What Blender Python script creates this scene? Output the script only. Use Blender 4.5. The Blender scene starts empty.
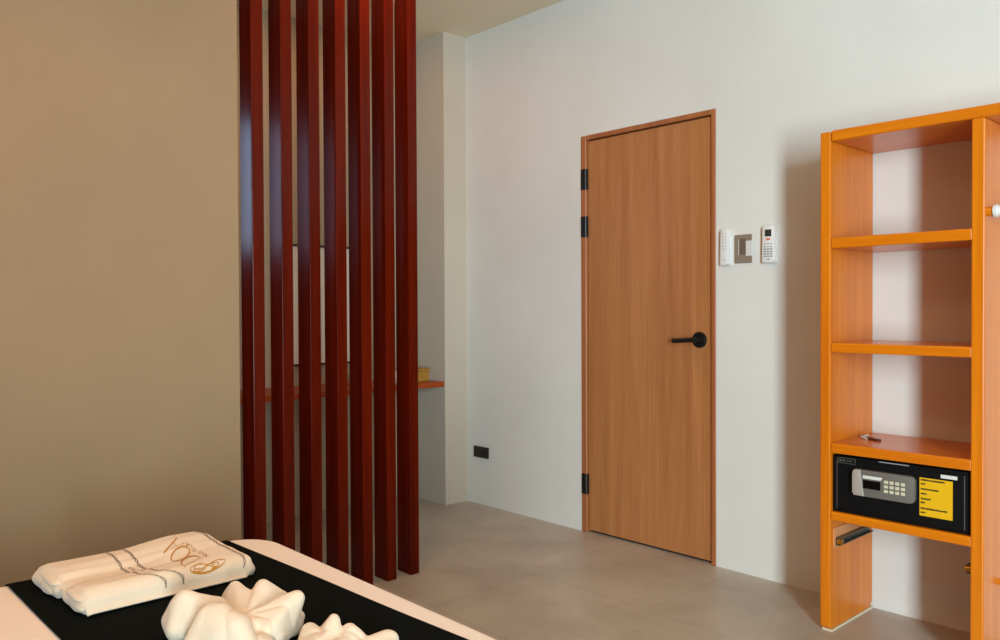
import bpy, bmesh, math, random
from mathutils import Vector, Matrix, noise
random.seed(7)
scene = bpy.context.scene
COL = scene.collection
ORG = {}          # world origin of every thing and part

# ------------------------------------------------------------------ materials
def lin(r, g, b):
    f = lambda c: c / 12.92 if c <= 0.04045 else ((c + 0.055) / 1.055) ** 2.4
    return (f(r / 255), f(g / 255), f(b / 255), 1)

def new_mat(name):
    m = bpy.data.materials.new(name); m.use_nodes = True
    nt = m.node_tree
    return m, nt, nt.nodes['Principled BSDF']

def plain(name, col, rough=0.5, metal=0.0, bump=0.0, bscale=400.0, spec=0.5, var=0.0, vscale=3.0, sheen=0.0, coat=0.0):
    m, nt, b = new_mat(name)
    b.inputs['Base Color'].default_value = lin(*col)
    b.inputs['Roughness'].default_value = rough
    b.inputs['Metallic'].default_value = metal
    b.inputs['Specular IOR Level'].default_value = spec
    b.inputs['Sheen Weight'].default_value = sheen
    b.inputs['Coat Weight'].default_value = coat
    tc = nt.nodes.new('ShaderNodeTexCoord')
    if var > 0:
        n = nt.nodes.new('ShaderNodeTexNoise'); n.inputs['Scale'].default_value = vscale
        n.inputs['Detail'].default_value = 6; n.inputs['Roughness'].default_value = 0.6
        nt.links.new(tc.outputs['Object'], n.inputs['Vector'])
        r = nt.nodes.new('ShaderNodeValToRGB')
        c = lin(*col)
        r.color_ramp.elements[0].position = 0.3; r.color_ramp.elements[1].position = 0.7
        r.color_ramp.elements[0].color = tuple(x * (1 - var) for x in c[:3]) + (1,)
        r.color_ramp.elements[1].color = tuple(min(1, x * (1 + var)) for x in c[:3]) + (1,)
        nt.links.new(n.outputs['Fac'], r.inputs['Fac'])
        nt.links.new(r.outputs['Color'], b.inputs['Base Color'])
    if bump > 0:
        n2 = nt.nodes.new('ShaderNodeTexNoise'); n2.inputs['Scale'].default_value = bscale
        n2.inputs['Detail'].default_value = 3
        nt.links.new(tc.outputs['Object'], n2.inputs['Vector'])
        bp = nt.nodes.new('ShaderNodeBump'); bp.inputs['Strength'].default_value = bump
        bp.inputs['Distance'].default_value = 0.002
        nt.links.new(n2.outputs['Fac'], bp.inputs['Height'])
        nt.links.new(bp.outputs['Normal'], b.inputs['Normal'])
    return m

def wood(name, dark, light, rough=0.35, axis='Z', scale=30.0, coat=0.0, stretch=0.03, spec=0.5, fine=0.35):
    """straight grained wood: stretched noise along one axis"""
    m, nt, b = new_mat(name)
    b.inputs['Roughness'].default_value = rough
    b.inputs['Coat Weight'].default_value = coat
    b.inputs['Coat Roughness'].default_value = 0.15
    b.inputs['Specular IOR Level'].default_value = spec
    tc = nt.nodes.new('ShaderNodeTexCoord')
    oi = nt.nodes.new('ShaderNodeObjectInfo')
    ad = nt.nodes.new('ShaderNodeVectorMath'); ad.operation = 'MULTIPLY_ADD'
    ad.inputs[1].default_value = (7.0, 5.0, 3.0)
    nt.links.new(oi.outputs['Location'], ad.inputs[0])
    nt.links.new(tc.outputs['Object'], ad.inputs[2])
    mp = nt.nodes.new('ShaderNodeMapping')
    s = [1, 1, 1]; s['XYZ'.index(axis)] = stretch
    mp.inputs['Scale'].default_value = s
    nt.links.new(ad.outputs[0], mp.inputs['Vector'])
    n = nt.nodes.new('ShaderNodeTexNoise'); n.inputs['Scale'].default_value = scale
    n.inputs['Detail'].default_value = 5; n.inputs['Distortion'].default_value = 0.4
    nt.links.new(mp.outputs[0], n.inputs['Vector'])
    n2 = nt.nodes.new('ShaderNodeTexNoise'); n2.inputs['Scale'].default_value = scale * 8
    n2.inputs['Detail'].default_value = 3
    nt.links.new(mp.outputs[0], n2.inputs['Vector'])
    mx = nt.nodes.new('ShaderNodeMix'); mx.data_type = 'FLOAT'
    mx.inputs[0].default_value = fine
    nt.links.new(n.outputs['Fac'], mx.inputs[2]); nt.links.new(n2.outputs['Fac'], mx.inputs[3])
    r = nt.nodes.new('ShaderNodeValToRGB')
    r.color_ramp.elements[0].position = 0.32; r.color_ramp.elements[1].position = 0.68
    r.color_ramp.elements[0].color = lin(*dark); r.color_ramp.elements[1].color = lin(*light)
    nt.links.new(mx.outputs[0], r.inputs['Fac'])
    nt.links.new(r.outputs['Color'], b.inputs['Base Color'])
    return m

def floor_mat():
    m, nt, b = new_mat('concrete_tile')
    tc = nt.nodes.new('ShaderNodeTexCoord')
    n = nt.nodes.new('ShaderNodeTexNoise'); n.inputs['Scale'].default_value = 2.4
    n.inputs['Detail'].default_value = 8; n.inputs['Roughness'].default_value = 0.62; n.inputs['Distortion'].default_value = 0.5
    nt.links.new(tc.outputs['Object'], n.inputs['Vector'])
    r = nt.nodes.new('ShaderNodeValToRGB')
    r.color_ramp.elements[0].position = 0.3; r.color_ramp.elements[1].position = 0.72
    r.color_ramp.elements[0].color = lin(*FLOOR_D); r.color_ramp.elements[1].color = lin(*FLOOR_L)
    nt.links.new(n.outputs['Fac'], r.inputs['Fac'])
    br = nt.nodes.new('ShaderNodeTexBrick')
    br.offset = 0.5; br.squash = 1.0
    br.inputs['Scale'].default_value = 1.0
    br.inputs['Mortar Size'].default_value = 0.0022
    br.inputs['Mortar Smooth'].default_value = 0.2
    br.inputs['Brick Width'].default_value = 1.2; br.inputs['Row Height'].default_value = 0.6
    br.inputs['Color1'].default_value = (1, 1, 1, 1); br.inputs['Color2'].default_value = (0.93, 0.93, 0.93, 1)
    br.inputs['Mortar'].default_value = (0.74, 0.72, 0.7, 1)
    mp = nt.nodes.new('ShaderNodeMapping')
    mp.inputs['Location'].default_value = (1.98 + 1.2, -2.6 + 3.0, 0)
    nt.links.new(tc.outputs['Object'], mp.inputs['Vector'])
    nt.links.new(mp.outputs[0], br.inputs['Vector'])
    mul = nt.nodes.new('ShaderNodeMix'); mul.data_type = 'RGBA'; mul.blend_type = 'MULTIPLY'
    mul.inputs[0].default_value = 1.0
    nt.links.new(r.outputs['Color'], mul.inputs[6]); nt.links.new(br.outputs['Color'], mul.inputs[7])
    nt.links.new(mul.outputs[2], b.inputs['Base Color'])
    b.inputs['Roughness'].default_value = 0.42
    b.inputs['Specular IOR Level'].default_value = 0.5
    return m

FLOOR_D, FLOOR_L = (168, 157, 142), (200, 190, 175)
M = {}
M['plaster'] = plain('white_plaster', (222, 219, 213), 0.85, bump=0.25, bscale=14, var=0.04, vscale=1.6)
M['plaster_grey'] = plain('greige_plaster', (198, 185, 167), 0.85, bump=0.25, bscale=14, var=0.04, vscale=1.6)
M['greige'] = plain('warm_grey_plaster', (188, 175, 152), 0.85, bump=0.25, bscale=14, var=0.04, vscale=1.6)
M['taupe'] = plain('taupe_plaster', (154, 128, 98), 0.85, bump=0.25, bscale=14, var=0.05, vscale=1.8)
M['umber'] = plain('unseen_wall_umber', (98, 68, 44), 0.7, var=0.06, vscale=2)  # dark brown given to the unseen walls to cut bounced light
M['umber_dark'] = plain('unlit_dark_tone', (60, 42, 32), 0.8, var=0.06, vscale=2)  # darkness of the unlit corridor put into the colour; also behind the door
M['ceil'] = plain('ceiling_paint', (238, 222, 196), 0.9, var=0.03, vscale=1.2)
M['floor'] = floor_mat()
M['slat'] = wood('redwood_stain', (68, 11, 2), (100, 22, 3), 0.22, 'Z', 26, spec=0.14)
M['door'] = wood('door_veneer', (163, 100, 54), (191, 128, 76), 0.5, 'Z', 14, stretch=0.035)
M['frame'] = wood('door_frame_wood', (152, 86, 46), (178, 110, 64), 0.45, 'Z', 22)
M['orange'] = wood('orange_stained_wood', (203, 103, 2), (228, 131, 6), 0.32, 'Z', 24, coat=0.1)
M['orange_x'] = wood('orange_stained_shelf', (203, 102, 2), (228, 130, 6), 0.3, 'X', 24, coat=0.15)
M['vanity'] = wood('red_shelf_wood', (146, 50, 8), (176, 72, 14), 0.35, 'Y', 24, spec=0.3)
M['black'] = plain('black_metal', (16, 16, 17), 0.4, spec=0.5)
M['black_plate'] = plain('black_plastic_plate', (34, 31, 28), 0.45)
M['safe'] = plain('safe_black', (6, 6, 7), 0.6, bump=0.1, bscale=900, spec=0.2)
M['grey'] = plain('keypad_grey', (108, 102, 96), 0.45, bump=0.05, bscale=900)
M['silver'] = plain('handle_silver', (170, 158, 148), 0.4, bump=0.1, bscale=1200)
M['key'] = plain('key_cream', (205, 198, 168), 0.5)
M['screen'] = plain('dark_screen', (6, 6, 7), 0.15)
M['yellow'] = plain('yellow_sticker', (228, 174, 6), 0.5)
M['ink'] = plain('black_ink', (42, 34, 6), 0.6)
M['label'] = plain('white_label', (215, 212, 206), 0.5)
M['line'] = plain('grey_line', (92, 90, 84), 0.5)
M['steel'] = plain('dark_steel', (96, 98, 88), 0.35, metal=0.7)
M['brass'] = plain('brass', (190, 140, 50), 0.3, metal=0.85)
M['chrome'] = plain('chrome', (214, 212, 208), 0.28, metal=0.6)
M['fob'] = plain('maroon_leather', (92, 34, 26), 0.5)
M['white'] = plain('white_plastic', (232, 230, 228), 0.4)
M['lcd'] = plain('lcd_dark', (52, 54, 44), 0.25)
M['btn'] = plain('button_grey', (150, 148, 146), 0.5)
M['btn_o'] = plain('button_orange', (226, 120, 80), 0.5)
M['plate'] = plain('taupe_switch_plate', (140, 124, 108), 0.4)
M['rocker'] = plain('dark_rocker', (112, 94, 80), 0.4)
M['sheet'] = plain('cotton_sheet', (246, 232, 222), 0.9, bump=0.15, bscale=700, sheen=0.1)
M['base'] = plain('bed_base_fabric', (120, 104, 88), 0.9)
M['runner'] = plain('black_runner_cloth', (19, 24, 22), 0.95, bump=0.2, bscale=900, spec=0.15)
M['terry'] = plain('cream_terry', (230, 209, 184), 0.95, bump=0.5, bscale=420, sheen=0.25, spec=0.1, var=0.03, vscale=30)
M['hem'] = plain('grey_hem_thread', (132, 112, 96), 0.9)
M['gold'] = plain('gold_thread', (190, 128, 30), 0.55, spec=0.5)
M['rattan'] = plain('woven_rattan', (168, 120, 42), 0.7, bump=0.8, bscale=120, var=0.25, vscale=60)
M['panel'] = plain('white_panel', (246, 242, 234), 0.35)
M['ceramic'] = plain('cream_ceramic', (240, 226, 206), 0.35)
M['bare'] = wood('bare_wood', (196, 128, 78), (216, 152, 100), 0.6, 'Y', 24)
M['caulk'] = plain('pale_sealant', (222, 205, 172), 0.6)

# ------------------------------------------------------------------ mesh helpers
def box(bm, x0, x1, y0, y1, z0, z1, bev=0.0, seg=2):
    vs = [bm.verts.new((x, y, z)) for x in (x0, x1) for y in (y0, y1) for z in (z0, z1)]
    idx = [(0, 1, 3, 2), (4, 6, 7, 5), (0, 4, 5, 1), (2, 3, 7, 6), (0, 2, 6, 4), (1, 5, 7, 3)]
    fs = [bm.faces.new([vs[i] for i in f]) for f in idx]
    if bev > 0:
        es = list({e for f in fs for e in f.edges})
        bmesh.ops.bevel(bm, geom=es, offset=bev, segments=seg, affect='EDGES', profile=0.5)
    return bm

def tube(bm, pts, r, n=12, caps=True):
    """round bar through points, r a number or a list"""
    pts = [Vector(p) for p in pts]
    rs = r if isinstance(r, (list, tuple)) else [r] * len(pts)
    rings = []
    for i, p in enumerate(pts):
        a = pts[max(0, i - 1)]; c = pts[min(len(pts) - 1, i + 1)]
        t = (c - a).normalized()
        up = Vector((0, 0, 1)) if abs(t.z) < 0.9 else Vector((1, 0, 0))
        u = t.cross(up).normalized(); v = t.cross(u).normalized()
        rings.append([bm.verts.new(p + rs[i] * (math.cos(2 * math.pi * k / n) * u + math.sin(2 * math.pi * k / n) * v)) for k in range(n)])
    for a, b in zip(rings, rings[1:]):
        for k in range(n):
            bm.faces.new((a[k], a[(k + 1) % n], b[(k + 1) % n], b[k]))
    if caps:
        bm.faces.new(rings[0]); bm.faces.new(list(reversed(rings[-1])))
    return bm

def prism(bm, outline, axis, a0, a1, bev=0.0):
    """extrude a 2-D outline along an axis ('x','y','z')"""
    def P(u, v, w):
        return {'x': (w, u, v), 'y': (u, w, v), 'z': (u, v, w)}[axis]
    A = [bm.verts.new(P(u, v, a0)) for u, v in outline]
    B = [bm.verts.new(P(u, v, a1)) for u, v in outline]
    n = len(outline)
    fs = [bm.faces.new(A), bm.faces.new(list(reversed(B)))]
    for i in range(n):
        bm.faces.new((A[i], B[i], B[(i + 1) % n], A[(i + 1) % n]))
    if bev > 0:
        es = list({e for f in fs for e in f.edges})
        bmesh.ops.bevel(bm, geom=es, offset=bev, segments=2, affect='EDGES', profile=0.5)
    return bm

def round_rect(u0, u1, v0, v1, r, n=6):
    out = []
    for cx, cy, a0 in ((u1 - r, v1 - r, 0), (u0 + r, v1 - r, 90), (u0 + r, v0 + r, 180), (u1 - r, v0 + r, 270)):
        for k in range(n + 1):
            a = math.radians(a0 + 90 * k / n)
            out.append((cx + r * math.cos(a), cy + r * math.sin(a)))
    return out

def obj(name, bm, m, parent=None, origin=None, smooth=False):
    """link a world-space bmesh as ONE mesh object, origin at the thing's base"""
    if parent is not None: o0 = ORG[parent.name]
    else: o0 = Vector(origin or (0, 0, 0))
    bmesh.ops.recalc_face_normals(bm, faces=bm.faces)
    bmesh.ops.translate(bm, verts=bm.verts, vec=-o0)
    me = bpy.data.meshes.new(name); bm.to_mesh(me); bm.free()
    if m: me.materials.append(M[m] if isinstance(m, str) else m)
    if smooth:
        for p in me.polygons: p.use_smooth = True
        if smooth != True:
            me.set_sharp_from_angle(angle=math.radians(smooth))
    o = bpy.data.objects.new(name, me); COL.objects.link(o)
    if parent is not None: o.parent = parent
    else: o.location = o0
    ORG[o.name] = o0.copy()
    return o

def tag(o, label, cat, group=None):
    o['label'] = label; o['category'] = cat
    if group: o['group'] = group
    return o

def thing(name, label, cat, loc, group=None):
    o = bpy.data.objects.new(name, None); COL.objects.link(o)
    o.empty_display_size = 0.1
    o.location = loc; ORG[o.name] = Vector(loc)
    return tag(o, label, cat, group)

def struct(name, bm, m, parent=None, **k):
    o = obj(name, bm, m, parent, **k)
    if parent is None: o['kind'] = 'structure'
    return o
B = bmesh.new

# ------------------------------------------------------------------ room shell
D = 3.2815            # inner face of the door wall
CZ = 2.885            # ceiling height
XL = -4.264           # far left wall behind the slats
XW = -2.96            # beige partition beside the bed
WY = 1.371            # its free end
DX0, DX1, DZ = -2.918, -2.09, 2.121

bm = B(); box(bm, -4.5, 3.34, -1.4, 3.5, -0.12, 0.0); struct('floor', bm, 'floor')
bm = B(); box(bm, -4.5, 3.34, -1.4, 3.5, CZ, CZ + 0.12); struct('ceiling', bm, 'ceil')
bm = B()
box(bm, -3.875, DX0, D, D + 0.14, 0, CZ); box(bm, DX1, 3.34, D, D + 0.14, 0, CZ); box(bm, DX0, DX1, D, D + 0.14, DZ, CZ)
struct('wall_back', bm, 'plaster')
bm = B(); box(bm, XL, -3.875, 3.105, D + 0.14, 0, CZ); struct('wall_recess', bm, 'plaster_grey')
# left wall with a small high window
wy0, wy1, wz0, wz1 = 0.3, 0.8, 1.5, 2.3
bm = B(); box(bm, XL - 0.14, XL, 1.5, D + 0.14, 0, CZ); struct('wall_left', bm, 'greige')
bm = B()
box(bm, XL - 0.14, XL, -1.2, wy0, 0, CZ); box(bm, XL - 0.14, XL, wy1, 1.5, 0, CZ)
box(bm, XL - 0.14, XL, wy0, wy1, 0, wz0); box(bm, XL - 0.14, XL, wy0, wy1, wz1, CZ)
struct('wall_corridor', bm, 'umber_dark')
bm = B(); box(bm, XW - 0.10, XW, -1.1, WY, 0, CZ, 0.004, 1); struct('wall_partition', bm, 'taupe')
# front wall behind the camera with a tall glazed balcony opening
gx0, gx1, gz0, gz1, gy = 2.12, 2.88, 0.06, 2.65, -1.1
bm = B()
box(bm, XL - 0.14, gx0, gy - 0.14, gy, 0, CZ); box(bm, gx1, 3.34, gy - 0.14, gy, 0, CZ)
box(bm, gx0, gx1, gy - 0.14, gy, 0, gz0); box(bm, gx0, gx1, gy - 0.14, gy, gz1, CZ)
struct('wall_front', bm, 'umber')
bm = B()
for a, b in ((gx0, gx0 + 0.05), (gx1 - 0.05, gx1)): box(bm, a, b, gy - 0.1, gy - 0.04, gz0, gz1)
for a, b in ((gz0, gz0 + 0.05), (gz1 - 0.05, gz1)): box(bm, gx0 + 0.05, gx1 - 0.05, gy - 0.1, gy - 0.04, a, b)
struct('window_1', bm, 'black')
bm = B(); box(bm, 3.2, 3.34, gy, D, 0, CZ); struct('wall_right', bm, 'umber')

# ------------------------------------------------------------------ door
bm = B()
fy0, fy1 = D - 0.006, D + 0.1
box(bm, DX0, DX0 + 0.036, fy0, fy1, 0.0, DZ, 0.003, 1)
box(bm, DX1 - 0.024, DX1, fy0, fy1, 0.0, DZ, 0.003, 1)
box(bm, DX0 + 0.036, DX1 - 0.024, fy0, fy1, DZ - 0.024, DZ, 0.003, 1)
# stop strips behind the leaf
box(bm, DX0 + 0.036, DX0 + 0.05, D + 0.056, fy1, 0, DZ - 0.024)
box(bm, DX1 - 0.038, DX1 - 0.024, D + 0.056, fy1, 0, DZ - 0.024)
box(bm, DX0 + 0.036, DX1 - 0.024, D + 0.056, fy1, DZ - 0.038, DZ - 0.024)
dfr = bpy.data.objects.new('door_1', None); COL.objects.link(dfr); dfr.location = ((DX0 + DX1) / 2, D, 0)
ORG['door_1'] = Vector(dfr.location); dfr['kind'] = 'structure'
obj('door_frame', bm, 'frame', dfr)
bm = B(); box(bm, DX0 + 0.039, DX1 - 0.028, D + 0.010, D + 0.052, 0.012, DZ - 0.029, 0.002, 1)
leaf = obj('door_leaf', bm, 'door', dfr)
bm = B(); box(bm, DX0 + 0.036, DX1 - 0.024, D + 0.030, fy1, 0.0, 0.03); struct('light_stop_1', bm, 'black')  # black strip added to stop light leaking in under the door
bm = B(); box(bm, DX0 + 0.001, DX1 - 0.001, fy1 + 0.001, fy1 + 0.03, 0.0, DZ); struct('door_backing', bm, 'umber_dark')  # unseen backing added behind the leaf to keep sky light out
for z0, z1 in ((1.835, 1.944), (1.582, 1.692), (0.206, 0.314)):
    bm = B(); tube(bm, [(DX0 + 0.034, D - 0.006, z0), (DX0 + 0.034, D - 0.006, z1)], 0.007, 12)
    box(bm, DX0 + 0.004, DX0 + 0.034, D - 0.009, D - 0.005, z0, z1)
    box(bm, DX0 + 0.034, DX0 + 0.041, D - 0.004, D + 0.011, z0, z1)
    h = obj('hinge', bm, 'black', dfr); h['label'] = 'black butt hinge'
hx, hz = -2.184, 1.05
bm = B(); tube(bm, [(hx, D + 0.010, hz), (hx, D + 0.002, hz), (hx, D - 0.003, hz)], [0.038, 0.038, 0.034], 32)
hd = obj('door_handle', bm, 'black', dfr, smooth=40); hd['label'] = 'black lever handle'
bm = B()
tube(bm, [(hx, D - 0.003, hz), (hx, D - 0.045, hz)], 0.013, 16)
tube(bm, [(hx + 0.004, D - 0.045, hz), (hx - 0.02, D - 0.047, hz), (hx - 0.114, D - 0.047, hz - 0.006), (hx - 0.118, D - 0.047, hz - 0.006)], [0.0125, 0.0115, 0.0115, 0.008], 16)
lv = obj('lever', bm, 'black', hd, smooth=40)
bm = B(); tube(bm, [(hx + 0.002, D - 0.0065, hz - 0.02), (hx + 0.002, D - 0.002, hz - 0.02)], 0.007, 14)
obj('lock_cylinder', bm, 'black', hd, smooth=40)

# ------------------------------------------------------------------ slats
ys = [1.4235, 1.547, 1.671, 1.796, 1.918, 2.042, 2.167]
words = ['first timber slat of the screen, the one next to the beige wall end',
         'second timber slat of the screen counted from the beige wall',
         'third timber slat of the screen counted from the beige wall',
         'fourth timber slat, middle one of the seven in the screen',
         'fifth timber slat of the screen counted from the beige wall',
         'sixth timber slat, last but one before the open end of the screen',
         'seventh timber slat, free end of the screen nearest the wooden door']
bm = B(); box(bm, -3.062, -2.96, 0, 0.05, 0, CZ, 0.003, 2)
bmesh.ops.translate(bm, verts=bm.verts, vec=(0, ys[0], 0))
s0 = obj('screen_slat', bm, 'slat', origin=(-3.011, ys[0] + 0.025, 0))
tag(s0, 'red-brown ' + words[0], 'slat', 'slats of the timber screen')
for i in range(1, 7):
    c = s0.copy(); COL.objects.link(c); c.location = (-3.011, ys[i] + 0.025, 0)
    c['label'] = 'red-brown ' + words[i]

# ------------------------------------------------------------------ vanity recess
# white panel in a thin black frame
py0, py1, pz0, pz1 = 2.245, 2.74, 0.874, 1.579
t = thing('framed_panel', 'white panel in a thin black frame on the wall behind the slats', 'panel', (XL, (py0 + py1) / 2, pz0))
bm = B(); box(bm, XL + 0.001, XL + 0.012, py0 + 0.006, py1 - 0.006, pz0 + 0.006, pz1 - 0.006); obj('panel', bm, 'panel', t)
bm = B()
box(bm, XL + 0.001, XL + 0.018, py0, py0 + 0.012, pz0, pz1); box(bm, XL + 0.001, XL + 0.018, py1 - 0.012, py1, pz0, pz1)
box(bm, XL + 0.001, XL + 0.018, py0 + 0.012, py1 - 0.012, pz0, pz0 + 0.012); box(bm, XL + 0.001, XL + 0.018, py0 + 0.012, py1 - 0.012, pz1 - 0.012, pz1)
obj('frame', bm, 'black', t)
bm = B(); box(bm, XL + 0.001, -3.879, 0.95, 3.104, 0.727, 0.758, 0.003, 1)
tag(obj('wall_shelf', bm, 'vanity', origin=(-4.07, 2.0, 0.727)), 'long red-brown wooden shelf along the wall behind the slats', 'shelf')
# rattan box
t = thing('rattan_box', 'small woven rattan box on the right end of the long wall shelf', 'box', (-4.02, 2.98, 0.758))
bx0, bx1, by0, by1 = -4.09, -3.965, 2.90, 3.055
bm = B(); box(bm, bx0, bx1, by0, by1, 0.758, 0.822, 0.006, 2); obj('body', bm, 'rattan', t)
bm = B(); box(bm, bx0 - 0.004, bx1 + 0.004, by0 - 0.004, by1 + 0.004, 0.822, 0.838, 0.005, 2); obj('lid', bm, 'rattan', t)
def lathe(bm, prof, c, n=24):
    rings = []
    for r, z in prof:
        rings.append([bm.verts.new((c[0] + max(r, 1e-4) * math.cos(2 * math.pi * k / n), c[1] + max(r, 1e-4) * math.sin(2 * math.pi * k / n), c[2] + z)) for k in range(n)])
    for a, b in zip(rings, rings[1:]):
        for k in range(n): bm.faces.new((a[k], a[(k + 1) % n], b[(k + 1) % n], b[k]))
    return bm
cup = [(0, 0.0), (0.028, 0.0), (0.032, 0.006), (0.037, 0.07), (0.038, 0.085), (0.035, 0.085), (0.034, 0.07), (0.029, 0.008), (0, 0.008)]
bm = B(); lathe(bm, cup, (-4.05, 2.575, 0.758))
tag(obj('cup', bm, 'ceramic', origin=(-4.05, 2.575, 0.758), smooth=50), 'cream cup on the long wall shelf below the right edge of the white panel', 'cup')
bm = B(); lathe(bm, [(0, 0), (0.03, 0), (0.034, 0.004), (0.034, 0.05), (0.03, 0.056), (0.012, 0.06), (0.012, 0.072), (0, 0.074)], (-4.0, 2.832, 0.758))
tag(obj('jar', bm, 'ceramic', origin=(-4.0, 2.832, 0.758), smooth=50), 'little cream jar on the wall shelf just left of the rattan box', 'jar')
# small high window in the far left wall
bm = B()
for a, b in ((wy0, wy0 + 0.04), (wy1 - 0.04, wy1)): box(bm, XL - 0.1, XL - 0.04, a, b, wz0, wz1)
for a, b in ((wz0, wz0 + 0.04), (wz1 - 0.04, wz1)): box(bm, XL - 0.1, XL - 0.04, wy0, wy1, a, b)
struct('window_2', bm, 'black')

# ------------------------------------------------------------------ door wall fittings
def remote(name, x0, x1, z0, z1, lab, hlab, lcd):
    cx = (x0 + x1) / 2
    h = thing('remote_holder', hlab, 'remote holder', (cx, D, z0 - 0.004))
    bm = B()
    box(bm, x0 - 0.003, x1 + 0.003, D - 0.004, D + 0.0005, z0, z1 - 0.03, 0.001, 1)
    obj('back_plate', bm, 'white', h)
    bm = B()
    box(bm, x0 - 0.004, x0 - 0.001, D - 0.022, D - 0.004, z0, z0 + 0.07, 0.001, 1)
    box(bm, x1 + 0.001, x1 + 0.004, D - 0.022, D - 0.004, z0, z0 + 0.07, 0.001, 1)
    box(bm, x0 - 0.004, x1 + 0.004, D - 0.022, D - 0.004, z0 - 0.004, z0 - 0.001, 0.001, 1)
    obj('cradle', bm, 'white', h)
    t = thing(name, lab, 'remote', (cx, D - 0.016, z0))
    bm = B(); prism(bm, round_rect(x0, x1, z0, z1, 0.007), 'y', D - 0.024, D - 0.005, 0.002)
    obj('body', bm, 'white', t, smooth=35)
    f = D - 0.0243
    if lcd:
        bm = B(); box(bm, x0 + 0.012, x1 - 0.012, f - 0.001, f + 0.001, z1 - 0.046, z1 - 0.016); obj('display', bm, 'lcd', t)
        bm = B(); box(bm, cx - 0.009, cx + 0.009, f - 0.001, f + 0.001, z1 - 0.062, z1 - 0.054); o = obj('button', bm, 'btn_o', t); o['label'] = 'orange button'
        for r in range(2):
            for c in range(3):
                zz = z1 - 0.078 - r * 0.013; xx = cx + (c - 1) * 0.015
                bm = B(); box(bm, xx - 0.004, xx + 0.004, f - 0.001, f + 0.001, zz - 0.002, zz + 0.002); obj('button', bm, 'btn', t)
        for r in range(4):
            for c in range(3):
                zz = z1 - 0.101 - r * 0.0105; xx = cx + (c - 1) * 0.015
                bm = B(); box(bm, xx - 0.0055, xx + 0.0055, f - 0.001, f + 0.001, zz - 0.0028, zz + 0.0028); obj('button', bm, 'btn', t)
        bm = B(); box(bm, cx - 0.006, cx + 0.008, f - 0.0006, f + 0.001, z0 + 0.01, z0 + 0.015); obj('badge', bm, 'btn', t)
    else:
        for r in range(6):
            for c in range(2):
                zz = z1 - 0.018 - r * 0.014; xx = cx + (c - 0.5) * 0.015
                bm = B(); box(bm, xx - 0.003, xx + 0.003, f - 0.0008, f + 0.001, zz - 0.0015, zz + 0.0015); obj('button', bm, 'btn', t)
        bm = B(); box(bm, x0 + 0.008, x1 - 0.008, f - 0.0006, f + 0.001, z0 + 0.02, z0 + 0.0215); obj('battery_cover_line', bm, 'btn', t)
remote('remote_control', -2.052, -2.013, 1.397, 1.556, 'slim plain white remote control in a wall cradle beside the door frame',
       'white wall cradle nearest the door frame holding the plain remote', False)
remote('remote_control', -1.842, -1.788, 1.399, 1.557, 'white air conditioner remote with dark display on the door wall',
       'white wall cradle right of the switch holding the remote with a display', True)
t = thing('light_switch', 'taupe light switch plate with three dark rockers between two remotes', 'light switch', (-1.951, D, 1.4))
bm = B(); box(bm, -1.990, -1.905, D - 0.008, D - 0.0005, 1.401, 1.529, 0.002, 2); obj('plate', bm, 'plate', t)
for k in range(3):
    z = 1.4405 + k * 0.0245
    bm = B(); prism(bm, [(D - 0.0075, z), (D - 0.0075, z + 0.022), (D - 0.010, z + 0.022), (D - 0.0125, z)], 'x', -1.963, -1.934); obj('rocker', bm, 'rocker', t)
bm = B(); box(bm, -1.9695, -1.9665, D - 0.0092, D - 0.0075, 1.438, 1.508); obj('trim_strip', bm, 'label', t)
bm = B(); box(bm, -1.931, -1.899, D - 0.0128, D - 0.0085, 1.432, 1.500, 0.001, 1)
tag(obj('key_card', bm, 'label', origin=(-1.915, D - 0.011, 1.432)), 'small white card stuck to the right edge of the light switch plate', 'card')
t = thing('wall_outlet', 'black rectangular power outlet low on the white wall left of the door', 'outlet', (-3.737, D, 0.29))
bm = B(); box(bm, -3.806, -3.672, D - 0.009, D - 0.0005, 0.288, 0.356, 0.002, 2); obj('plate', bm, 'black_plate', t)
for c in (-3.770, -3.708):
    bm = B(); box(bm, c - 0.024, c + 0.024, D - 0.0105, D - 0.0085, 0.300, 0.345, 0.001, 1)
    s = obj('socket', bm, 'black', t)
    for dx in (-0.008, 0.008):
        bm = B(); box(bm, c + dx - 0.0015, c + dx + 0.0015, D - 0.0108, D - 0.009, 0.317, 0.331); obj('slot', bm, 'screen', s)

# ------------------------------------------------------------------ open wardrobe / shelf unit
YF, YB = 2.91, D - 0.004
X0, X1, X2, X3 = -1.4125, -1.3725, -0.9055, -0.8655
XR = 0.02
t = thing('open_shelf_unit', 'orange stained wooden open wardrobe and shelf unit against the white wall', 'shelf unit', (-0.9, 3.1, 0))
def panel(x0, x1, top, notch):
    bm = B()
    prism(bm, [(YF + 0.012, 0.008), (YF, 0.02), (YF, top), (YB, top), (YB, 0.03), (YB - 0.02, 0.008)], 'x', x0, x1, 0.005)
    return bm
obj('side_panel', panel(X0, X1, 1.843, 1), 'orange', t)
bm = B(); box(bm, X2, X3, YF - 0.001, YB, 0.008, 1.808, 0.005, 2); obj('divider_panel', bm, 'orange', t)
obj('side_panel', panel(XR, XR + 0.038, 1.843, 1), 'orange', t)
bm = B(); box(bm, X1 + 0.002, XR - 0.002, YF - 0.003, YB, 1.808, 1.847, 0.006, 2); obj('top_panel', bm, 'orange_x', t)
for z0, z1 in ((1.4165, 1.455), (1.035, 1.070), (0.6655, 0.702)):
    bm = B(); box(bm, X1 + 0.0005, X2 + 0.003, YF, YB, z0, z1, 0.004, 2); obj('shelf', bm, 'orange_x', t)
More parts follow.
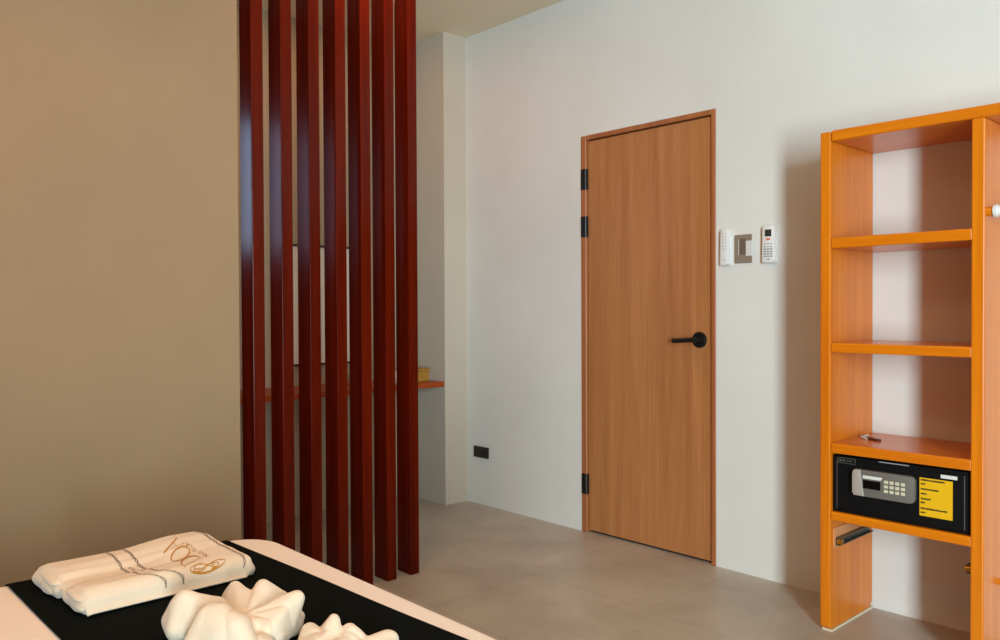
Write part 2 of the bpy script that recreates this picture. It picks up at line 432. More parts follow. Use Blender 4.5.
bm = B(); box(bm, X1 + 0.0005, X2 + 0.003, YF, YB, 0.417, 0.450, 0.004, 2); obj('bottom_shelf', bm, 'orange_x', t)
# slides left over from a missing drawer
def slide(x, sgn, z):
    bm = B(); box(bm, min(x, x + sgn * 0.004), max(x, x + sgn * 0.004), YF + 0.025, 3.24, z - 0.024, z + 0.05)
    wb = obj('slide_batten', bm, 'bare', t); wb['label'] = 'bare unstained batten'
    bm = B(); y0, y1 = YF + 0.035, 3.235
    a, b = x + sgn * 0.0045, x + sgn * 0.022
    box(bm, min(a, b), max(a, b), y0, y1, z - 0.014, z - 0.011); box(bm, min(a, b), max(a, b), y0, y1, z + 0.011, z + 0.014)
    box(bm, min(a, a + sgn * 0.003), max(a, a + sgn * 0.003), y0, y1, z - 0.014, z + 0.014)
    s = obj('drawer_slide', bm, 'steel', t)
    bm = B(); tube(bm, [(x + sgn * 0.010, y0 + 0.008, z + 0.0), (x + sgn * 0.026, y0 + 0.008, z + 0.0)], 0.0115, 20)
    r = obj('roller', bm, 'brass', s, smooth=40); r['label'] = 'brass roller'
slide(X1, 1, 0.333)
slide(X2, -1, 0.333)
bm = B(); tube(bm, [(X3 - 0.001, 3.075, 0.275), (X3 + 0.022, 3.075, 0.275)], 0.011, 16); obj('support_peg', bm, 'orange_x', t, smooth=40)
bm = B(); box(bm, X0 + 0.004, X1 + 0.002, YF + 0.012, YB, 0.0, 0.008); obj('sealant_strip', bm, 'caulk', t)
bm = B(); box(bm, X2 + 0.002, X3 - 0.002, YF + 0.02, YB, 0.0, 0.008); obj('sealant_strip', bm, 'caulk', t)
# hanging rail of the right bay
ry, rz = 2.930, 1.507
bm = B(); tube(bm, [(X3 - 0.001, ry, rz), (X3 + 0.021, ry, rz)], 0.0155, 20); r = obj('rail_socket', bm, 'orange_x', t, smooth=40)
bm = B(); tube(bm, [(X3 + 0.021, ry, rz), (X3 + 0.031, ry, rz)], 0.021, 20); obj('rail_ring', bm, 'label', t, smooth=40)
bm = B(); tube(bm, [(X3 + 0.031, ry, rz), (XR, ry, rz)], 0.018, 20); obj('hanging_rail', bm, 'white', t, smooth=40)
bm = B()
for x, y, z in ((X2 + 0.003, YF + 0.0025, 0.566),):
    tube(bm, [(x, y + 0.004, z), (x, y - 0.0005, z)], 0.0032, 10)
obj('screw_cap', bm, 'ceramic', t)

# ------------------------------------------------------------------ safe
SX0, SX1, SY0, SZ0, SZ1 = -1.3715, -0.9095, 2.922, 0.4505, 0.6575
t = thing('safe', 'black electronic safe with grey keypad and yellow sticker in the shelf unit', 'safe', ((SX0 + SX1) / 2, 3.1, SZ0))
bm = B(); box(bm, SX0, SX1, SY0 + 0.004, YB - 0.03, SZ0, SZ1, 0.004, 2); obj('body', bm, 'safe', t)
bm = B(); box(bm, SX0 + 0.02, SX1 - 0.02, SY0, SY0 + 0.006, SZ0 + 0.012, SZ1 - 0.012, 0.002, 2)
sd = obj('door', bm, 'safe', t)
f = SY0
for a, b in ((SX0 + 0.0165, SX0 + 0.0185), (SX1 - 0.0185, SX1 - 0.0165)):
    bm = B(); box(bm, a, b, f + 0.0025, f + 0.0045, SZ0 + 0.014, SZ1 - 0.014); obj('door_gap', bm, 'line', t)
# keypad housing: rounded box with a slanted silver grip at the left
kx0, kx1, kz0, kz1 = -1.2865, -1.0765, 0.528, 0.6205
bm = B(); prism(bm, round_rect(kx0 + 0.018, kx1, kz0, kz1, 0.014), 'y', f - 0.022, f - 0.0005, 0.004)
kp = obj('keypad', bm, 'grey', sd, smooth=35)
bm = B()
out = [(kx0 + 0.006, kz0), (kx0 + 0.042, kz0), (kx0 + 0.036, (kz0 + kz1) / 2 - 0.01), (kx0 + 0.029, kz1), (kx0 + 0.008, kz1), (kx0 + 0.002, kz1 - 0.006), (kx0, kz1 - 0.016), (kx0, kz0 + 0.012)]
prism(bm, out, 'y', f - 0.028, f - 0.0005, 0.004); obj('grip', bm, 'silver', sd, smooth=35)
g = f - 0.0225
bm = B(); box(bm, -1.248, -1.188, g - 0.001, g + 0.002, 0.557, 0.587); obj('display', bm, 'screen', sd)
bm = B(); prism(bm, [(-1.249, 0.592), (-1.187, 0.592), (-1.180, 0.603), (-1.249, 0.603)], 'y', g - 0.001, g + 0.002); o = obj('display_strip', bm, M['label'], sd)
for r in range(3):
    for c in range(4):
        x = -1.176 + c * 0.019; z = 0.595 - r * 0.0162
        bm = B(); box(bm, x, x + 0.0135, g - 0.002, g + 0.002, z - 0.0105, z, 0.001, 1); obj('key', bm, 'key', sd)
bm = B(); yx0, yx1, yz0, yz1 = -1.066, -0.962, 0.490, 0.620
box(bm, yx0, yx1, f - 0.0012, f - 0.0002, yz0, yz1); st = obj('sticker', bm, 'yellow', sd); st['label'] = 'yellow instruction sticker with lines of black print'
bm = B()
for z, w in ((0.616, 0.076), (0.6025, 0.014), (0.585, 0.058), (0.569, 0.019), (0.552, 0.032), (0.539, 0.013), (0.519, 0.084), (0.505, 0.016)):
    x = yx0 + 0.004; end = x + w
    while x < end - 0.001:
        lw = random.uniform(0.0035, 0.0052)
        box(bm, x, min(end, x + lw), f - 0.0016, f - 0.0011, z - 0.0068 + random.uniform(0, 0.0012), z - random.uniform(0, 0.0012))
        x += lw + 0.0008
ink = obj('print', bm, 'ink', st)
bm = B(); box(bm, -0.999, -0.948, f - 0.0012, f - 0.0002, 0.627, 0.639); obj('label', bm, 'label', sd)
bm = B()                                                             # maker's badge: thin frame with tiny marks
lx0, lx1, lz0, lz1 = -1.349, -1.285, 0.634, 0.654
ff = f + 0.0032
bm2 = B(); box(bm2, lx0, lx1, f - 0.001, f + 0.0045, lz0 - 0.002, lz1 - 0.002); bd = obj('badge', bm2, 'safe', t)
for a, b, c, d in ((lx0, lx1, lz1 - 0.0035, lz1 - 0.002), (lx0, lx1, lz0 - 0.002, lz0 - 0.0005), (lx0, lx0 + 0.0015, lz0, lz1 - 0.003), (lx1 - 0.0015, lx1, lz0, lz1 - 0.003)):
    box(bm, a, b, f - 0.0016, f - 0.0009, c, d)
zc = (lz0 + lz1) / 2 - 0.002
for x, w, hh in ((lx0 + 0.006, 0.006, 0.0042), (lx0 + 0.015, 0.0045, 0.0038), (lx0 + 0.022, 0.004, 0.0038), (lx0 + 0.033, 0.005, 0.002), (lx0 + 0.040, 0.005, 0.002), (lx0 + 0.047, 0.005, 0.002)):
    box(bm, x, x + w, f - 0.0016, f - 0.0009, zc - hh, zc + hh)
obj('badge_print', bm, 'line', bd)
bm = B(); box(bm, -1.204, -1.102, f + 0.0022, f + 0.0045, 0.6515, 0.655); obj('slot', bm, 'btn', t)

# key with fob on the shelf above the safe
KZ = 0.7025
t = thing('key_ring', 'key ring with metal keys and a maroon fob on the shelf above the safe', 'keys', (-1.335, 3.09, KZ))
bm = B(); pts = [(-1.322 + 0.017 * math.cos(a), 3.105 + 0.017 * math.sin(a), KZ + 0.0022) for a in [2 * math.pi * k / 24 for k in range(25)]]
tube(bm, pts, 0.0022, 8); obj('ring', bm, 'chrome', t, smooth=True)
def key(cx, cy, ang, z):
    bm = B(); prism(bm, [(0.012 * math.cos(a), 0.012 * math.sin(a)) for a in [2 * math.pi * k / 16 for k in range(16)]], 'z', z, z + 0.004)
    prism(bm, [(0.009, -0.0035), (0.042, -0.0035), (0.045, 0), (0.042, 0.0035), (0.036, 0.002), (0.033, 0.0035), (0.028, 0.002), (0.024, 0.0035), (0.009, 0.0035)], 'z', z, z + 0.003)
    bmesh.ops.rotate(bm, verts=bm.verts, cent=(0, 0, 0), matrix=Matrix.Rotation(ang, 3, 'Z'))
    bmesh.ops.translate(bm, verts=bm.verts, vec=(cx, cy, 0)); return bm
obj('key', key(-1.334, 3.100, 2.1, KZ + 0.0045), 'chrome', t); obj('key', key(-1.328, 3.112, 1.8, KZ + 0.009), 'chrome', t)
bm = B(); prism(bm, round_rect(0, 0.060, -0.009, 0.009, 0.006), 'z', KZ + 0.0005, KZ + 0.007, 0.001)
bmesh.ops.rotate(bm, verts=bm.verts, cent=(0, 0, 0), matrix=Matrix.Rotation(-0.5, 3, 'Z')); bmesh.ops.translate(bm, verts=bm.verts, vec=(-1.312, 3.098, 0))
obj('fob', bm, 'fob', t, smooth=35)

# ------------------------------------------------------------------ bed
BX0, BX1, BY0, BY1, BZ = -2.195, -0.44, -0.98, 1.076, 0.558
t = thing('bed', 'bed with a pinkish white fitted sheet beside the beige wall', 'bed', ((BX0 + BX1) / 2, 0.0, 0.0))
def cushion(bm, x0, x1, y0, y1, z0, z1, rc, re, n=8, m=6):
    """box with round plan corners and a rounded top/bottom edge"""
    rings = []
    def ring(off, z):
        return [bm.verts.new((u, v, z)) for u, v in round_rect(x0 + off, x1 - off, y0 + off, y1 - off, max(rc - off, 0.005), n)]
    for k in range(m + 1):
        a = math.pi / 2 * k / m; rings.append(ring(re * (1 - math.sin(a)), z0 + re * (1 - math.cos(a))))
    for k in range(m + 1):
        a = math.pi / 2 * k / m; rings.append(ring(re * (1 - math.cos(a)), z1 - re * (1 - math.sin(a))))
    for a, b in zip(rings, rings[1:]):
        N = len(a)
        for k in range(N): bm.faces.new((a[k], a[(k + 1) % N], b[(k + 1) % N], b[k]))
    bm.faces.new(rings[0]); bm.faces.new(rings[-1])
    return bm
bm = B(); cushion(bm, BX0, BX1, BY0, BY1, 0.27, BZ, 0.13, 0.03); obj('mattress', bm, 'sheet', t, smooth=50)
bm = B(); cushion(bm, BX0 + 0.02, BX1 - 0.02, BY0 + 0.02, BY1 - 0.02, 0.06, 0.272, 0.06, 0.01); obj('bed_base', bm, 'base', t, smooth=50)
for x in (BX0 + 0.12, BX1 - 0.12):
    for y in (BY0 + 0.12, BY1 - 0.12):
        bm = B(); tube(bm, [(x, y, 0), (x, y, 0.065)], 0.03, 16); obj('leg', bm, 'black', t, smooth=40)

# runner: cloth laid across the foot, draped over both long sides
bm = B()
RY0 = lambda x: 0.4265 + 0.012 * (x + 2.19)
RY1 = lambda x: 1.008 + 0.048 * (x + 1.198)
prof = []
for z in (0.33, 0.38, 0.43, 0.48, 0.52): prof.append((BX0 - 0.004, z))
for k in range(1, 6):
    a = math.pi / 2 * k / 6; prof.append((BX0 + 0.03 - 0.034 * math.cos(a), BZ - 0.03 + 0.034 * math.sin(a)))
N = 36
for k in range(N + 1): prof.append((BX0 + 0.03 + (BX1 - BX0 - 0.06) * k / N, BZ + 0.004))
for k in range(1, 6):
    a = math.pi / 2 * (1 - k / 6); prof.append((BX1 - 0.03 + 0.034 * math.cos(a), BZ - 0.03 + 0.034 * math.sin(a)))
for z in (0.52, 0.48, 0.43, 0.38, 0.33): prof.append((BX1 + 0.004, z))
NV = 14
grid = []
for x, z in prof:
    row = []
    for j in range(NV + 1):
        s = j / NV; y = RY0(x) * (1 - s) + RY1(x) * s
        dz = 0.0008 * math.sin(9 * x + 5 * y) if z > BZ else 0.0
        row.append(bm.verts.new((x, y, z + dz)))
    grid.append(row)
for a, b in zip(grid, grid[1:]):
    for j in range(NV): bm.faces.new((a[j], a[j + 1], b[j + 1], b[j]))
ret = bmesh.ops.solidify(bm, geom=list(bm.faces), thickness=0.0025)
tag(obj('bed_runner', bm, 'runner', origin=(-1.3, 0.7, BZ), smooth=40), 'black cloth runner laid across the foot of the bed', 'bed runner')

# folded towel ------------------------------------------------------
RZ = BZ + 0.0055
def cr(pts, t):
    """piecewise smooth interpolation of (t, v)"""
    for (a, va), (b, vb) in zip(pts, pts[1:]):
        if t <= b:
            s = (t - a) / (b - a); s = s * s * (3 - 2 * s)
            return va + (vb - va) * s
    return pts[-1][1]
TOPL = [(0.0, 0.030), (0.04, 0.047), (0.14, 0.056), (0.30, 0.057), (0.42, 0.052), (0.52, 0.041), (0.62, 0.040), (0.76, 0.049), (0.90, 0.052), (1.0, 0.052)]
TOPR = [(0.0, 0.034), (0.04, 0.054), (0.14, 0.069), (0.28, 0.071), (0.45, 0.064), (0.62, 0.057), (0.78, 0.053), (0.90, 0.051), (1.0, 0.050)]
def quarter(s):
    return 1 - math.sqrt(max(0.0, 1 - min(1, max(0, s)) ** 2))
def towel_top(u, v):
    w = min(1, max(0, (v - 0.42) / 0.38)); w = w * w * (3 - 2 * w)
    e = 1 - 0.5 * quarter((v - 0.93) / 0.07)
    lft = 1 - 0.2 * quarter((0.05 - v) / 0.05)
    fr = 1 - 0.80 * quarter((u - 0.86) / 0.14)
    return (cr(TOPL, u) * (1 - w) + cr(TOPR, u) * w) * min(e, fr) * lft + 0.0010 * math.sin(17 * u + 9 * v) * math.sin(3.1 * u)
def towel_xy(u, v):
    xb = -2.112 + 0.010 * v; xf = -1.818 - 0.002 * v
    k = quarter((u - 0.86) / 0.14)
    y0 = 0.474 + 0.030 * u; y1 = 0.846 + 0.040 * u - 0.034 * k
    return xb + (xf - xb) * u, y0 + (y1 - y0) * v
def towel_pt(u, v, lift=0.0):
    x, y = towel_xy(u, v)
    return Vector((x, y, RZ + towel_top(u, v) + lift))
t = thing('folded_towel', 'cream folded bath towel with gold embroidered emblem on the black runner', 'towel', (-1.96, 0.68, RZ))
bm = B()
NU, NVV = 120, 72
def under(u, v):
    """height of the underside: two rolled edges with a hollow between them, seen at the left end"""
    nt = math.exp(-((u - 0.56) / 0.055) ** 2) * 0.026 * max(0.0, 1 - v / 0.35)
    edge = 0.014 * (max(0, (u - 0.93) / 0.07) ** 2 + max(0, (0.06 - u) / 0.06) ** 2)
    return nt + edge
tops = [[bm.verts.new(towel_pt(i / NU, j / NVV)) for j in range(NVV + 1)] for i in range(NU + 1)]
bots = []
for i in range(NU + 1):
    row = []
    for j in range(NVV + 1):
        u, v = i / NU, j / NVV
        x, y = towel_xy(u, v)
        z = RZ + min(under(u, v), towel_top(u, v) - 0.008)
        row.append(bm.verts.new((x, y, z)))
    bots.append(row)
for i in range(NU):
    for j in range(NVV):
        bm.faces.new((tops[i][j], tops[i + 1][j], tops[i + 1][j + 1], tops[i][j + 1]))
        bm.faces.new((bots[i][j], bots[i][j + 1], bots[i + 1][j + 1], bots[i + 1][j]))
def skirt(tl, bl, outfn, steps=5):
    """rounded side between the top edge and the underside edge"""
    prev = tl
    for k in range(1, steps + 1):
        if k == steps: cur = bl
        else:
            s = k / steps; cur = []
            for a, b in zip(tl, bl):
                p = a.co.lerp(b.co, s); p = p + outfn(a.co, b.co) * (math.sin(math.pi * s))
                cur.append(bm.verts.new(p))
        for m_ in range(len(tl) - 1): bm.faces.new((prev[m_], prev[m_ + 1], cur[m_ + 1], cur[m_]))
        prev = cur
skirt(tops[NU], bots[NU], lambda a, b: Vector((0.006, 0, 0)), 6)
skirt(tops[0], bots[0], lambda a, b: Vector((-0.014, 0, 0)), 9)
skirt([r[0] for r in tops], [r[0] for r in bots], lambda a, b: Vector((0, -0.35 * min(0.03, (a - b).length), 0)))
skirt([r[NVV] for r in tops], [r[NVV] for r in bots], lambda a, b: Vector((0, 0.006, 0)), 6)
bmesh.ops.remove_doubles(bm, verts=bm.verts, dist=0.0004)
bmesh.ops.holes_fill(bm, edges=[e for e in bm.edges if e.is_boundary], sides=20)
tw = obj('cloth', bm, 'terry', t, smooth=True)
# inner rolls showing at the left end
bm = B()
def roll(u0, u1, z0, z1, y_in):
    x0, y0 = towel_xy(u0, 0); x1, y1 = towel_xy(u1, 0)
    cx, cz = (x0 + x1) / 2, RZ + (z0 + z1) / 2; rx, rz_ = (x1 - x0) / 2, (z1 - z0) / 2
    rings = []
    for dy, s in ((-0.010, 0.55), (-0.008, 0.8), (-0.002, 0.97), (0.008, 1.0), (0.06, 1.0)):
        rings.append([bm.verts.new((cx + s * rx * math.cos(a), (y0 + y1) / 2 + dy, cz + s * rz_ * math.sin(a))) for a in [2 * math.pi * k / 20 for k in range(20)]])
    for a, b in zip(rings, rings[1:]):
        for k in range(20): bm.faces.new((a[k], a[(k + 1) % 20], b[(k + 1) % 20], b[k]))
    bm.faces.new(rings[0]); bm.faces.new(rings[-1])
roll(0.03, 0.46, 0.001, 0.032, 0)
roll(0.08, 0.5, 0.026, 0.045, 0)
roll(0.64, 0.99, 0.001, 0.028, 0)
roll(0.60, 0.95, 0.022, 0.040, 0)
obj('inner_fold', bm, 'terry', t, smooth=True)
def strip(bm, fn, n, w):
    """narrow raised ribbon on the towel; fn(s) -> (u, v)"""
    prev = None
    for k in range(n + 1):
        s = k / n; u, v = fn(s)
        a = towel_pt(u, v - w, 0.0016); b = towel_pt(u, v + w, 0.0016)
        dx_ = 0.002 * max(0, (u - 0.86) / 0.14); a.x += dx_; b.x += dx_
        if u >= 0.999:
            pass
        cur = (bm.verts.new(a), bm.verts.new(b))
        if prev: bm.faces.new((prev[0], prev[1], cur[1], cur[0]))
        prev = cur
def sway(u):
    a = min(1, u / 0.8); b = min(1, max(0, (u - 0.84) / 0.16))
    return -0.04 * a * a * (3 - 2 * a) + 0.12 * b * b * (3 - 2 * b)
def chain(bm, v0, dv, u0, u1):
    """two thin twisted threads"""
    for ph in (0, math.pi):
        strip(bm, lambda s: (u0 + (u1 - u0) * s, v0 + sway(u0 + (u1 - u0) * s) * dv + 0.006 * math.sin(60 * s + ph)), 240, 0.0028)
for k, (v0, dv, u1) in enumerate(((0.370, 1.0, 0.995), (0.470, 1.1, 0.995), (0.930, 0.25, 0.99))):
    bm = B(); chain(bm, v0, dv, 0.03, u1)
    h = obj('hem_thread', bm, 'hem', t)
# gold embroidery
def stroke(bm, pts, w):
    """pts are (a, b) in metres: a across the towel (towards the wall = reading direction), b along it"""
    prev = None
    if not isinstance(w, list): w = [w] * len(pts)
    P2, W2 = [], []
    for k in range(len(pts) - 1):
        (a, b), (c_, d_) = pts[k], pts[k + 1]
        q = max(1, int(math.hypot(c_ - a, d_ - b) / 0.0025))
        for m_ in range(q):
            f_ = m_ / q; P2.append((a + (c_ - a) * f_, b + (d_ - b) * f_)); W2.append(w[k] + (w[k + 1] - w[k]) * f_)
    P2.append(pts[-1]); W2.append(w[-1]); pts, w = P2, W2
    n = len(pts)
    for k, (a, b) in enumerate(pts):
        a0, b0 = pts[max(0, k - 1)]; a1, b1 = pts[min(n - 1, k + 1)]
        dx, dy = a1 - a0, b1 - b0; L = math.hypot(dx, dy) or 1
        nx, ny = -dy / L, dx / L
        ww = w[k] if isinstance(w, list) else w
        cur = []
        for sg in (-1, 1):
            X = -1.790 - (a + sg * nx * ww - 0.6 * (b + sg * ny * ww)); Y = 0.749 - (b + sg * ny * ww)
            u, v = inv_uv(X, Y)
            p = towel_pt(u, v, 0.0012); cur.append(bm.verts.new((X, Y, p.z)))
        if prev: bm.faces.new((prev[0], prev[1], cur[1], cur[0]))
        prev = cur
def inv_uv(X, Y):
    u, v = 0.5, 0.5
    for _ in range(14):
        xb = -2.112 + 0.010 * v; xf = -1.818 - 0.002 * v
        u = min(0.995, max(0.0, (X - xb) / (xf - xb)))
        ya, yb = towel_xy(u, 0)[1], towel_xy(u, 1)[1]
        v = (Y - ya) / (yb - ya)
    return u, min(1, max(0, v))
def arc(cx, cy, rx, ry, a0, a1, n=28):
    return [(cx + rx * math.cos(math.radians(a0 + (a1 - a0) * k / n)), cy + ry * math.sin(math.radians(a0 + (a1 - a0) * k / n))) for k in range(n + 1)]
bm = B()
# round emblem with flowing leaves
def EM(pts):
    out = []
    for p, q in pts:
        p, q = p / 0.036, q / 0.043
        b = -0.0195 + 0.041 * q - 0.012 * p; out.append((0.049 + 0.0125 * p + 0.6 * b, b))
    return out
stroke(bm, EM(arc(0, 0, 0.036, 0.043, 25, 335, 48)), [0.0005 + 0.0008 * math.sin(math.pi * k / 48) for k in range(49)])
for sq in (arc(0.006, 0.017, 0.020, 0.018, 20, 260), arc(-0.008, -0.010, 0.018, 0.018, -170, 70), arc(0.012, -0.019, 0.016, 0.014, -90, 170),
           arc(-0.014, 0.018, 0.012, 0.014, 70, 300), [(-0.022, -0.026), (-0.008, -0.006), (0.006, 0.004), (0.022, 0.026)]):
    stroke(bm, EM(sq), 0.0010)
# D Q A
B0 = 0.006; hh = 0.025
stroke(bm, [(0.079, B0 - hh), (0.079, B0 + hh)], 0.0011)
stroke(bm, [(0.074, B0 - hh)] + arc(0.086, B0, 0.034, hh, -90, 90) + [(0.074, B0 + hh)], [0.0006] + [0.0007 + 0.0026 * math.sin(math.pi * k / 28) for k in range(29)] + [0.0006])
c = 0.152
stroke(bm, arc(c, B0, 0.027, hh, 0, 360, 40), [0.0007 + 0.0023 * abs(math.cos(2 * math.pi * k / 40)) for k in range(41)])
stroke(bm, [(c + 0.004, B0 - hh + 0.004), (c + 0.016, B0 - hh - 0.004), (c + 0.030, B0 - hh - 0.007)], [0.0007, 0.0013, 0.0006])
c = 0.204
stroke(bm, [(c - 0.020, B0 - hh), (c - 0.003, B0 + hh + 0.002)], 0.0006); stroke(bm, [(c - 0.004, B0 + hh + 0.002), (c + 0.018, B0 - hh)], 0.0027)
stroke(bm, [(c - 0.013, B0 - 0.008), (c + 0.010, B0 - 0.008)], 0.0006)
stroke(bm, [(c - 0.026, B0 - hh), (c - 0.014, B0 - hh)], 0.0007); stroke(bm, [(c + 0.012, B0 - hh), (c + 0.025, B0 - hh)], 0.0007)
e = obj('embroidery', bm, 'gold', t); e['label'] = 'gold embroidered round emblem and lettering'

def text_mesh(txt, size):
    cu = bpy.data.curves.new('lettering', 'FONT'); cu.body = txt; cu.size = size; cu.resolution_u = 3
    cu.space_character = 1.15
    o = bpy.data.objects.new('lettering', cu); COL.objects.link(o)
    dg = bpy.context.evaluated_depsgraph_get(); dg.update()
    me = bpy.data.meshes.new_from_object(o.evaluated_get(dg))
    bpy.data.objects.remove(o); bpy.data.curves.remove(cu)
    return me
def towel_text(txt, size, a0, b0, name, m):
    me = text_mesh(txt, size)
    bm = B(); bm.from_mesh(me); bpy.data.meshes.remove(me)
    for v_ in bm.verts:
        bb = b0 + v_.co.y + 0.13 * v_.co.x; X = -1.790 - (a0 + v_.co.x - 0.6 * bb); Y = 0.749 - bb
        u, v = inv_uv(X, Y); v_.co = (X, Y, towel_pt(u, v, 0.0012).z)
    return obj(name, bm, m, t)
towel_text('POOL VILLA', 0.0165, 0.068, -0.042, 'embroidered_caption', 'gold')
towel_text('POOL VILLA', 0.0125, 0.165, 0.103, 'woven_mark', 'hem')

# towel flowers ------------------------------------------------------
def towel_flower(name, lobes, label, creases):
    bm = B()
    for flap in lobes:                       # each flap of cloth: a taut skin over a few rounded corners
        hb = B()
        for p, r in flap: bmesh.ops.create_icosphere(hb, subdivisions=3, radius=r, matrix=Matrix.Translation(p))
        h = bmesh.ops.convex_hull(hb, input=hb.verts, use_existing_faces=False)
        bmesh.ops.delete(hb, geom=list({g for g in h['geom_interior'] + h['geom_unused'] if isinstance(g, bmesh.types.BMVert)}), context='VERTS')
        tmp = bpy.data.meshes.new('flap'); hb.to_mesh(tmp); hb.free(); bm.from_mesh(tmp); bpy.data.meshes.remove(tmp)
    me = bpy.data.meshes.new('rough'); bm.to_mesh(me); bm.free()
    o = bpy.data.objects.new('rough', me); COL.objects.link(o)
    md = o.modifiers.new('r', 'REMESH'); md.mode = 'VOXEL'; md.voxel_size = 0.0026
    sm = o.modifiers.new('s', 'SMOOTH'); sm.factor = 0.5; sm.iterations = 3
    dg = bpy.context.evaluated_depsgraph_get(); dg.update()
    me2 = bpy.data.meshes.new_from_object(o.evaluated_get(dg))
    bpy.data.objects.remove(o); bpy.data.meshes.remove(me)
    bm = B(); bm.from_mesh(me2); bpy.data.meshes.remove(me2)
    for v in bm.verts:
        # soft folds radiating from the knot, and the lumpiness of thick cloth
        c, a0, freq, amp = creases
        d = v.co - Vector(c); rr = math.hypot(d.x, d.y); th = math.atan2(d.y, d.x)
        k = min(1, rr / 0.04)
        wob = noise.noise(v.co * 16.0)
        fold = abs(math.sin(freq * 0.5 * th + a0 + 1.6 * wob + 9 * rr)) ** 0.6 - 0.7
        off = amp * k * fold + 0.0022 * noise.noise(v.co * 34.0 + Vector((3, 1, 7)))
        v.co += v.normal * off
    bmesh.ops.smooth_vert(bm, verts=bm.verts, factor=0.5, use_axis_x=True, use_axis_y=True, use_axis_z=True)
    for v in bm.verts:
        if v.co.z < RZ: v.co.z = RZ
    o = obj(name, bm, 'terry', origin=creases[0][:2] + (RZ,), smooth=True)
    return tag(o, label, 'towel flower')
K = (-1.470, 0.690, 0.600)
k0 = ((-1.478, 0.690, 0.606), 0.012)
L1 = [
    [((-1.500, 0.665, 0.606), 0.014), ((-1.575, 0.612, 0.634), 0.022), ((-1.604, 0.600, 0.592), 0.022), ((-1.530, 0.660, 0.628), 0.012), ((-1.560, 0.590, 0.586), 0.02)],
    [((-1.462, 0.622, 0.622), 0.036), ((-1.410, 0.640, 0.616), 0.030), ((-1.455, 0.588, 0.592), 0.026), ((-1.385, 0.645, 0.594), 0.026), ((-1.480, 0.650, 0.600), 0.026)],
    [k0, ((-1.584, 0.718, 0.632), 0.013), ((-1.618, 0.712, 0.588), 0.018), ((-1.562, 0.730, 0.626), 0.010), ((-1.530, 0.680, 0.588), 0.02)],
    [k0, ((-1.552, 0.762, 0.632), 0.015), ((-1.530, 0.795, 0.606), 0.014), ((-1.570, 0.748, 0.610), 0.012), ((-1.520, 0.770, 0.585), 0.018)],
    [((-1.500, 0.715, 0.600), 0.020), ((-1.560, 0.745, 0.600), 0.024)],
    [((-1.470, 0.694, 0.612), 0.009), ((-1.453, 0.784, 0.630), 0.017), ((-1.432, 0.752, 0.588), 0.020), ((-1.420, 0.705, 0.592), 0.020), ((-1.470, 0.775, 0.600), 0.014)],
    [((-1.474, 0.800, 0.582), 0.014), ((-1.440, 0.770, 0.582), 0.018), ((-1.415, 0.725, 0.580), 0.015)],
    [((-1.415, 0.640, 0.588), 0.020), ((-1.384, 0.664, 0.590), 0.020), ((-1.380, 0.695, 0.578), 0.012), ((-1.410, 0.690, 0.585), 0.016)],
    [((-1.500, 0.690, 0.590), 0.028), ((-1.440, 0.690, 0.590), 0.028)],
]
towel_flower('towel_flower', L1, 'large cream towel rolled into a flower beside the folded towel', (K, 0.4, 11, 0.0028))
K2 = (-1.250, 0.755, 0.600)
L2 = [
    [((-1.287, 0.768, 0.634), 0.013), ((-1.255, 0.745, 0.600), 0.026), ((-1.305, 0.762, 0.590), 0.022), ((-1.275, 0.755, 0.600), 0.02)],
    [((-1.324, 0.742, 0.612), 0.016), ((-1.332, 0.744, 0.582), 0.016), ((-1.262, 0.730, 0.604), 0.018), ((-1.290, 0.705, 0.585), 0.018)],
    [((-1.256, 0.784, 0.618), 0.017), ((-1.232, 0.800, 0.586), 0.020), ((-1.222, 0.752, 0.606), 0.016), ((-1.270, 0.760, 0.590), 0.016)],
    [((-1.220, 0.842, 0.598), 0.019), ((-1.190, 0.815, 0.588), 0.020), ((-1.225, 0.780, 0.600), 0.014), ((-1.245, 0.800, 0.582), 0.016)],
    [((-1.235, 0.740, 0.598), 0.026), ((-1.175, 0.730, 0.594), 0.030), ((-1.180, 0.770, 0.588), 0.022)],
    [((-1.262, 0.735, 0.590), 0.024), ((-1.262, 0.690, 0.592), 0.028), ((-1.220, 0.690, 0.588), 0.024)],
]
towel_flower('towel_flower', L2, 'cream towel flower cut by the photo bottom edge, farther right on the runner', (K2, 1.3, 9, 0.0028))

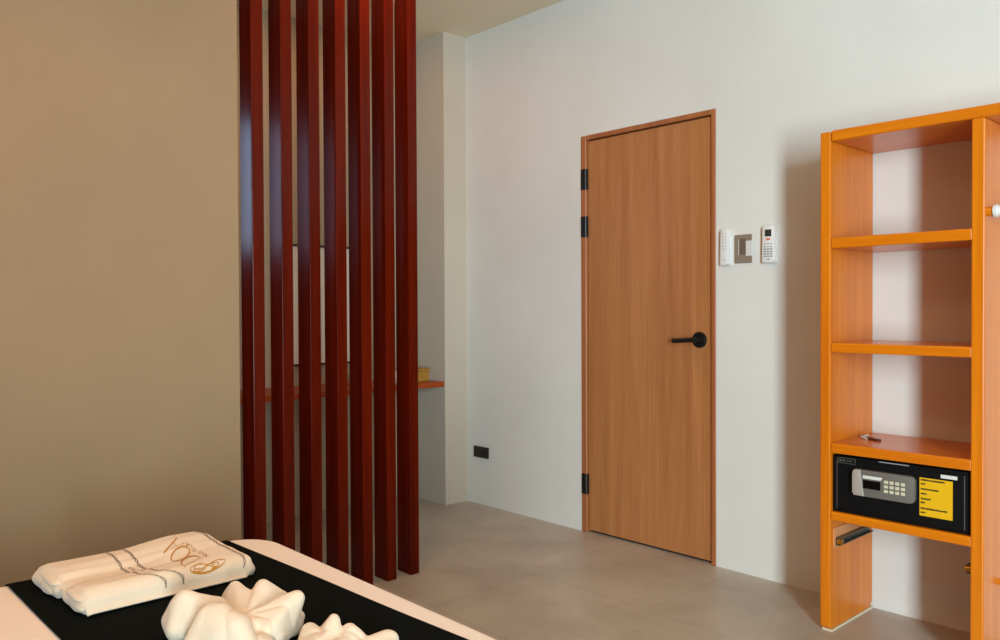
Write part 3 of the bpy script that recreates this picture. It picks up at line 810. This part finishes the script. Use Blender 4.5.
# ------------------------------------------------------------------ light
def area(name, loc, target, sx, sy, watts, col, shape='RECTANGLE', spread=180):
    l = bpy.data.lights.new(name, 'AREA'); l.shape = shape; l.size = sx; l.size_y = sy
    l.energy = watts; l.color = col; l.spread = math.radians(spread)
    o = bpy.data.objects.new(name, l); COL.objects.link(o); o.location = loc
    d = Vector(target) - Vector(loc)
    o.rotation_euler = d.to_track_quat('-Z', 'Y').to_euler()
    return o
DAY = (0.685, 0.86, 0.93)
wx, wz = (gx0 + gx1) / 2, (gz0 + gz1) / 2        # lamp turned left to even the brightness along the door wall
area('daylight_through_glass_door', (wx, gy - 0.05, wz), (wx - 1.6, gy + 0.95, wz), 0.62, gz1 - gz0 - 0.1, 240, DAY, 'RECTANGLE', 130)
area('daylight_through_small_window', (XL - 0.15, (wy0 + wy1) / 2, (wz0 + wz1) / 2), (0, (wy0 + wy1) / 2, (wz0 + wz1) / 2), wy1 - wy0, wz1 - wz0, 17, (0.45, 0.68, 1.0))
area('ceiling_lamp_over_bed', (-1.8, 0.4, CZ - 0.02), (-1.8, 0.4, 0), 0.5, 0.5, 12.5, (1.0, 0.52, 0.24), 'DISK', 140)
area('ceiling_lamp_by_screen', (-2.66, 1.9, CZ - 0.02), (-2.66, 1.9, 0), 0.25, 0.25, 6, (1.0, 0.38, 0.12), 'DISK')
area('ceiling_lamp_in_recess', (-3.65, 2.35, CZ - 0.02), (-3.65, 2.35, 0), 0.3, 0.3, 3.6, (1.0, 0.46, 0.2), 'DISK')

w = bpy.data.worlds.new('sky'); scene.world = w; w.use_nodes = True
w.node_tree.nodes['Background'].inputs['Color'].default_value = (0.75, 0.88, 1.0, 1)
w.node_tree.nodes['Background'].inputs['Strength'].default_value = 0.6

# ------------------------------------------------------------------ camera
F = 812.0
yaw, pitch, roll_ = math.radians(47.4), math.radians(-0.78), math.radians(-0.25)
fwd = Vector((-math.sin(yaw) * math.cos(pitch), math.cos(yaw) * math.cos(pitch), math.sin(pitch)))
right = Vector((math.cos(yaw), math.sin(yaw), 0)); up = right.cross(fwd)
r2 = math.cos(roll_) * right + math.sin(roll_) * up; u2 = -math.sin(roll_) * right + math.cos(roll_) * up
cam = bpy.data.cameras.new('camera'); co = bpy.data.objects.new('camera', cam); COL.objects.link(co)
mt = Matrix.Identity(4)
for i in range(3):
    mt[i][0] = r2[i]; mt[i][1] = u2[i]; mt[i][2] = -fwd[i]
mt[0][3], mt[1][3], mt[2][3] = 0, 0, 1.2
co.matrix_world = mt
cam.sensor_width = 36; cam.lens = F * 36 / 1000; cam.clip_start = 0.05
scene.camera = co
vs = scene.view_settings
vs.view_transform = 'Standard'; vs.look = 'None'; vs.gamma = 1; vs.exposure = 0.0; vs.use_curve_mapping = False
